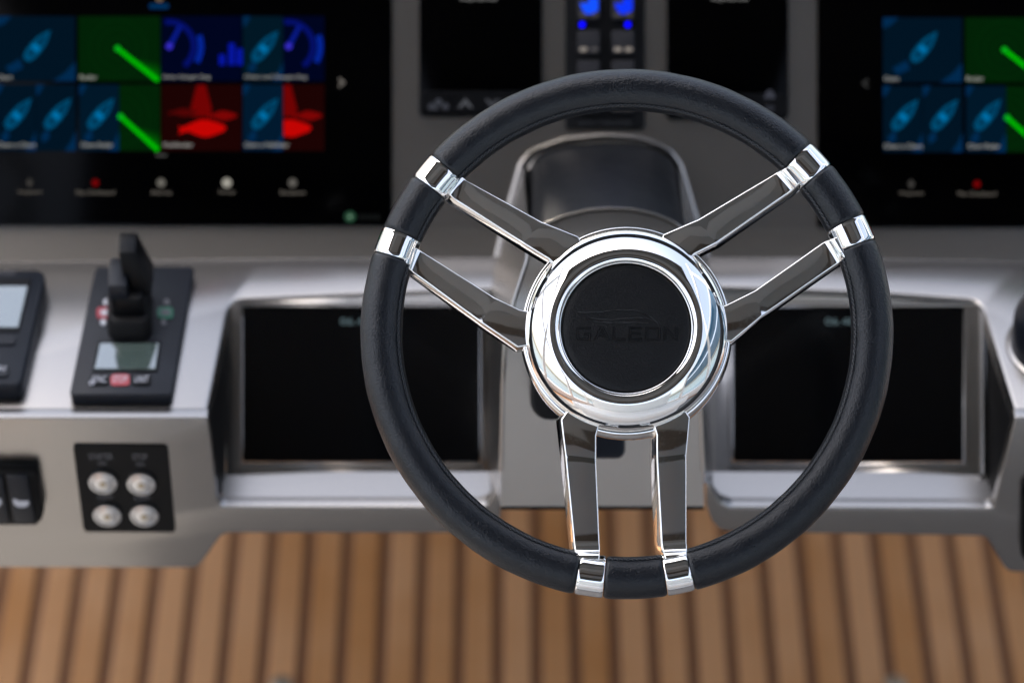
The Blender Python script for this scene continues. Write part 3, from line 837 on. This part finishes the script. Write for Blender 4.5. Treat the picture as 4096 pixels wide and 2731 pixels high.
# tilt lever and boot on the pod face, behind the hub
# =================================================================== STEERING WHEEL
WC = atd(1438, 762, 2.36)
N_ = (R * -0.036 + U * 0.108 - F * 0.993).normalized()
UU = (R - N_ * R.dot(N_)).normalized()
VV = N_.cross(UU).normalized()
K = PX(2.36)
def wl(a, b, w_): return WC + UU * a + VV * b + N_ * w_
def wp(x, y, w_):
    r = ray(x, y); P0 = WC + N_ * w_
    t = (P0 - CAM).dot(N_) / r.dot(N_)
    return CAM + r * t
wh = thing('steering_wheel', 'black leather steering wheel with polished steel spokes and hub', 'steering wheel', WC)
R0, TR = 0.1846, 0.0158
def ring_seg(a0, a1, tr, n, m_, ends=0.0, squash=1.0, R_=R0, bulge=0.0, seed=0):
    rings = []
    rnd = random.Random(seed)
    ph1, ph2 = rnd.random() * 6, rnd.random() * 6
    for k in range(n + 1):
        t = k / n; a = math.radians(a0 + (a1 - a0) * t)
        s = 1.0
        if ends > 0:
            d_ = min(t, 1 - t) * math.radians(a1 - a0) * R_
            if d_ < ends: s = 1 - 0.10 * (1 - math.sqrt(max(0, 1 - (1 - d_ / ends) ** 2)))
            s += 0.006 * math.sin(a * 23 + ph1) + 0.004 * math.sin(a * 51 + ph2)
        c, sn = math.cos(a), math.sin(a)
        rg = []
        for j in range(m_):
            p = 2 * math.pi * j / m_
            rr = R_ + math.cos(p) * tr * s; ww = math.sin(p) * tr * s * squash
            rg.append(wl(rr * c, rr * sn, ww))
        rings.append(rg)
    return rings
BANDS = [(39.2, 45.3), (137.6, 143.4), (156.4, 162.0), (258.7, 264.7), (278.8, 284.6), (380.4, 386.0)]
GR = [(45.3, 137.6), (143.4, 156.4), (162.0, 258.7), (264.7, 278.8), (284.6, 380.4), (386.0, 399.2)]
for i, (a0, a1) in enumerate(GR):
    nseg = max(24, int((a1 - a0) * 2.2))
    bm = loft(ring_seg(a0 + 0.12, a1 - 0.12, TR, nseg, 40, ends=0.004, seed=i))
    g = finish(bm, 'leather_grip', LEATHER, wh, smooth=50)
    # seam with cross stitches along the inner side
    bm = bmesh.new(); psi = math.radians(146)
    da = 3.6 / (R0 - TR) / 1000
    a = math.radians(a0 + 0.8); kk_ = 0
    while a < math.radians(a1 - 0.8):
        for sgn in (-1, 1):
            pts = []
            for t in (0, 0.5, 1):
                aa = a + da * 0.85 * t; pp = psi + sgn * (t - 0.5) * 0.16
                rr = R0 + math.cos(pp) * (TR + 0.0004 + 0.0004 * (t == 0.5)); ww = math.sin(pp) * (TR + 0.0004 + 0.0004 * (t == 0.5))
                pts.append(wl(rr * math.cos(aa), rr * math.sin(aa), ww))
            tube_bm(bm, pts, 0.00050, 5, False, N_)
        a += da; kk_ += 1
    st = finish(bm, 'stitching', THREAD, g); st['kind'] = 'stuff'
    bm = bmesh.new()
    pts = [wl((R0 + math.cos(psi) * TR) * math.cos(math.radians(a0 + 0.5 + (a1 - a0 - 1) * t / 60)), (R0 + math.cos(psi) * TR) * math.sin(math.radians(a0 + 0.5 + (a1 - a0 - 1) * t / 60)), math.sin(psi) * TR) for t in range(61)]
    tube_bm(bm, pts, 0.0005, 5, False, N_); finish(bm, 'seam', THREAD, g)

# bands
for a0, a1 in BANDS:
    n_ = 14; rings = []
    for k in range(n_ + 1):
        t = k / n_; a = math.radians(a0 + (a1 - a0) * t)
        d_ = min(t, 1 - t) * math.radians(a1 - a0) * R0
        s = 1 - 0.03 * max(0, 1 - d_ / 0.0007) ** 2
        c, sn = math.cos(a), math.sin(a); rg = []
        for j in range(48):
            p = 2 * math.pi * j / 48
            # slightly squared section
            q = (abs(math.cos(p)) ** 3.2 + abs(math.sin(p)) ** 3.2) ** (-1 / 3.2)
            q = 0.94 + 0.06 * q
            rr = R0 + math.cos(p) * TR * 1.0 * q * s; ww = math.sin(p) * TR * 0.97 * q * s
            rg.append(wl(rr * c, rr * sn, ww))
        rings.append(rg)
    finish(loft(rings), 'rim_clamp', CHROME, wh, smooth=45)

# spokes: (hub-left, hub-right), (bend), (outer) in view pixels, widths as seen
SP = [  # each: edge A and edge B, from hub to rim
    ([(1329, 543), (1244, 509), (1072, 414)], [(1260, 595), (1199, 558), (1041, 457)], (1012, 394)),
    ([(1194, 711), (1136, 683), (970, 578)], [(1189, 798), (1104, 741), (953, 630)], (912, 566)),
    ([(1523, 538), (1603, 504), (1776, 401)], [(1595, 584), (1647, 558), (1811, 444)], (1846, 386)),
    ([(1668, 700), (1734, 667), (1887, 559)], [(1680, 785), (1753, 725), (1918, 610)], (1952, 556)),
    ([(1288, 963), (1298, 1048), (1318, 1249)], [(1370, 1000), (1370, 1056), (1378, 1249)], (1354, 1312)),
    ([(1508, 999), (1508, 1053), (1519, 1249)], [(1586, 958), (1578, 1045), (1578, 1246)], (1557, 1308)),
]
hubc = Vector((1438, 758))
OFFS = [(-6, 12), (-4, 9), (3, 10), (1, 6), (-9, 4), (-14, 4)]
for (A, B, band), off in zip(SP, OFFS):
    A = [Vector(p) for p in A]; B = [Vector(p) for p in B]; bd = Vector(band)
    m0, m1, m2 = [(A[i] + B[i]) / 2 for i in range(3)]
    stations = []          # (ptA, ptB, w_front, w_rear)
    inA = A[0] + (hubc - A[0]) * 0.22; inB = B[0] + (hubc - B[0]) * 0.22
    stations.append((inA, inB, 0.0115, -0.006))
    stations.append((A[0], B[0], 0.0112, -0.007))
    for t in (0.5, 0.93):
        stations.append((A[0].lerp(A[1], t), B[0].lerp(B[1], t), 0.0112 - 0.0002 * t, -0.0075))
    stations.append((A[1], B[1], 0.0106, -0.0075))
    for t in (0.08, 0.3, 0.6, 0.82, 0.91, 0.96, 1.0):
        stations.append((A[1].lerp(A[2], t), B[1].lerp(B[2], t), 0.0103 - 0.0063 * t + 0.0009 * max(0, (t - 0.8) / 0.2) ** 2, -0.0078 + 0.001 * t))
    d = (bd - m2); hA = A[2] - m2; hB = B[2] - m2
    Lr = d.length
    for t, w_, nk in ((5, 0.0055, 1.0), (10, 0.0058, 0.99), (15, 0.0066, 0.97), (19, 0.0079, 0.95), (23, 0.0092, 0.93), (29, 0.0104, 0.9), (36, 0.011, 0.86)):
        c = m2 + d * (t / Lr)
        stations.append((c + hA * nk, c + hB * nk, w_, -0.007))
    rings = []
    off = Vector(off)
    for a, b9, wf, wr in stations:
        nrm = (a - b9).normalized() * 3.2
        rings.append([wp(a.x, a.y, wf), wp(b9.x, b9.y, wf),
                      wp(b9.x, b9.y, wr) + UU * ((off.x - nrm.x) * K) - VV * ((off.y - nrm.y) * K),
                      wp(a.x, a.y, wr) + UU * ((off.x + nrm.x) * K) - VV * ((off.y + nrm.y) * K)])
    bm = loft(rings)
    finish(bm, 'spoke', SPOKE, wh, bevel=0.0012, segs=3, smooth=40)

# hub
def wlathe(prof, n=128):
    rings = [[wl(r * math.cos(2 * math.pi * k / n), r * math.sin(2 * math.pi * k / n), h) for k in range(n)] for r, h in prof]
    return loft(rings)
MMs = lambda P: [(r / 1000, h / 1000) for r, h in P]
hub = finish(wlathe(MMs([(40, -4), (72, -3), (76.8, -0.5), (78.2, 2.5), (78.7, 5.2), (78.65, 7.0), (78.3, 7.9), (77.7, 8.3), (76.7, 8.45), (76.1, 8.6), (75.8, 9.4), (75.7, 10.6), (75.2, 12.2), (73.6, 14.6), (71.6, 17.0),
       (69.2, 19.4), (66.6, 21.6), (63.8, 23.6), (61.0, 25.3), (58.6, 26.5), (57.2, 27.1), (56.5, 27.3), (55.8, 27.35), (54.8, 27.35), (53.6, 27.2), (52.4, 26.9), (51.2, 26.4), (50.5, 26.0), (50.1, 26.1), (49.7, 26.2),
       (49.1, 26.0), (48.5, 25.3), (48.1, 24.2), (47.8, 22.0), (40, 21.5)])), 'hub_ring', CHROME, wh, smooth=40)
finish(wlathe(MMs([(40, -3), (70, -5), (76, -8), (78.8, -13), (80.2, -19), (80, -24), (77.5, -29), (72, -34), (60, -39), (40, -43), (22, -45), (22, -60)])), 'hub_back', CHROME, wh, smooth=60)
cap = finish(wlathe(MMs([(46, 21.6), (47.7, 22.4), (47.4, 23.6), (46.2, 24.2), (42, 24.6), (34, 24.95), (22, 25.2), (10, 25.3), (0.5, 25.35)]), 96), 'leather_cap', CAPL, wh, smooth=60)
bm = wlathe(MMs([(23, -44), (24, -60), (30, -64), (30, -110), (33, -130), (33, -175)]), 40)
finish(bm, 'column_shaft', RUBBER, wh, smooth=40)

# embossed lettering and swoosh on the cap
def capw(x, y):
    p = wp(x, y, 0.0251); q = p - (WC + N_ * 0.0251); r = q.length * 1000
    h = 25.35 - 0.75 * (r / 42) ** 2
    return wp(x, y, (h + 0.02) / 1000)
LET = {
 'G': [[(1, 1), (.12, 1), (0, .88), (0, .12), (.12, 0), (1, 0), (1, .55), (.55, .55), (.55, .42), (.85, .42), (.85, .13), (.15, .13), (.15, .87), (1, .87)]],
 'A': [[(0, 0), (.42, 1), (.62, 1), (1.05, 0), (.88, 0), (.76, .28), (.4, .28), (.46, .42), (.7, .42), (.52, .84), (.16, 0)]],
 'L': [[(0, 1), (.15, 1), (.15, .13), (1, .13), (1, 0), (0, 0)]],
 'E': [[(0, 1), (1, 1), (1, .87), (.15, .87), (.15, .57), (.9, .57), (.9, .44), (.15, .44), (.15, .13), (1, .13), (1, 0), (0, 0)]],
 'O': [[(.1, 1), (.9, 1), (1, .88), (1, .12), (.9, 0), (.1, 0), (0, .12), (0, .88)], [(.15, .87), (.85, .87), (.85, .13), (.15, .13)]],
 'N': [[(0, 0), (0, 1), (.18, 1), (.84, .25), (.84, 1), (1, 1), (1, 0), (.84, 0), (.15, .78), (.15, 0)]],
}
lx = {'G': (1324, 1356), 'A': (1364, 1398), 'L': (1407, 1436), 'E': (1444, 1474), 'O': (1482, 1516), 'N': (1524, 1556)}
for ch in 'GALEON':
    x0, x1 = lx[ch]; bm = bmesh.new()
    for loop in LET[ch]:
        pts = [(x0 + (x1 - x0) * u_, 781 - 30 * v_) for u_, v_ in loop]
        dense = []
        for i in range(len(pts)):
            a, b10 = pts[i], pts[(i + 1) % len(pts)]
            for t in (0, 0.5): dense.append((a[0] + (b10[0] - a[0]) * t, a[1] + (b10[1] - a[1]) * t))
        tube_bm(bm, [capw(*p) for p in dense], 0.00042, 6, True, N_)
    finish(bm, 'raised_letter', CAPD, cap, smooth=60)
def bez(P, n=24):
    o = []
    for k in range(n + 1):
        t = k / n; a = [(1 - t) ** 3, 3 * t * (1 - t) ** 2, 3 * t * t * (1 - t), t ** 3]
        o.append((sum(a[i] * P[i][0] for i in range(4)), sum(a[i] * P[i][1] for i in range(4))))
    return o
s_top = bez([(1326, 716), (1380, 722), (1430, 704), (1470, 716)]) + bez([(1470, 716), (1490, 722), (1502, 732), (1514, 746)])[1:]
s_mid = bez([(1338, 724), (1390, 742), (1440, 728), (1480, 730)]) + bez([(1480, 730), (1496, 732), (1506, 740), (1514, 746)])[1:]
s_low = bez([(1345, 732), (1400, 748), (1450, 736), (1490, 742)])
bm = bmesh.new()
for q in (s_top, s_mid, s_low): tube_bm(bm, [capw(*p) for p in q], 0.00045, 6, False, N_)
finish(bm, 'swoosh', CAPD, cap, smooth=60)
bm = bmesh.new(); tube_bm(bm, [capw(1345 + 8 * i, 785) for i in range(27)], 0.0002, 5, False, N_); finish(bm, 'underline', CAPD, cap)

# column boot and tilt lever behind the hub
tl = thing('tilt_lever', 'black tilt lever with rounded end under the steering hub', 'lever', atd(1300, 960, 2.56))
prism('boot', [atd(x, y, 2.53) for x, y in rrect(1218, 800, 1420, 964, 44, 6)], F * 0.075, RUBBER, tl, bevel=0.004, segs=3)
prism('lever_arm', [atd(x, y, 2.545) for x, y in rrect(1340, 960, 1436, 1053, 20, 5)], F * 0.06, NAVYP, tl, bevel=0.003, segs=3)

# deck caps at the bottom edge
dc = None
for i, (x, y) in enumerate(((646, 1576), (2056, 1575))):
    c = atz(x, y, 0.0)
    if dc is None:
        bm = lathe([(0.011, 0.0002), (0.011, 0.006), (0.008, 0.009), (0.001, 0.0095)], c, (0, 0, 1), 24)
        dc = finish(bm, 'deck_cap', mat('pale_cap', (0.35, 0.34, 0.28), 0.35, 0.6), None, origin=c); o = dc
    else:
        o = dc.copy(); o.location = c; COL.objects.link(o)
    o['category'] = 'deck cap'; o['group'] = 'round caps on the teak deck'
    o['label'] = ('pale round cap on the deck at the bottom edge, left of the wheel', 'pale round cap on the deck at the bottom edge, right of the wheel')[i]

# helm seat behind the wheel, mirrored in the hub
seat = thing('helm_bench', 'cream upholstered helm bench mirrored in the lower hub ring', 'seat', (0.15, 0.45, 0))
box('seat_cushion', -0.55, 0.35, 0.50, 0.85, 1.12, 0.68, SEATM, seat, 0.04)
box('backrest', -0.55, 0.12, 0.60, 0.85, 0.32, 1.15, SEATM, seat, 0.04)
box('seat_base', -0.5, 0.20, 0.0, 0.8, 1.02, 0.50, GEL, seat, 0.02)
box('fascia_reflector', -1.3, 0.52, 0.0, 1.5, 2.00, 0.20, mat('neutral_slab', (0.22, 0.21, 0.20), 0.8), seat, 0.02)  # unseen slab, added so the fascia mirrors neutral grey instead of teak
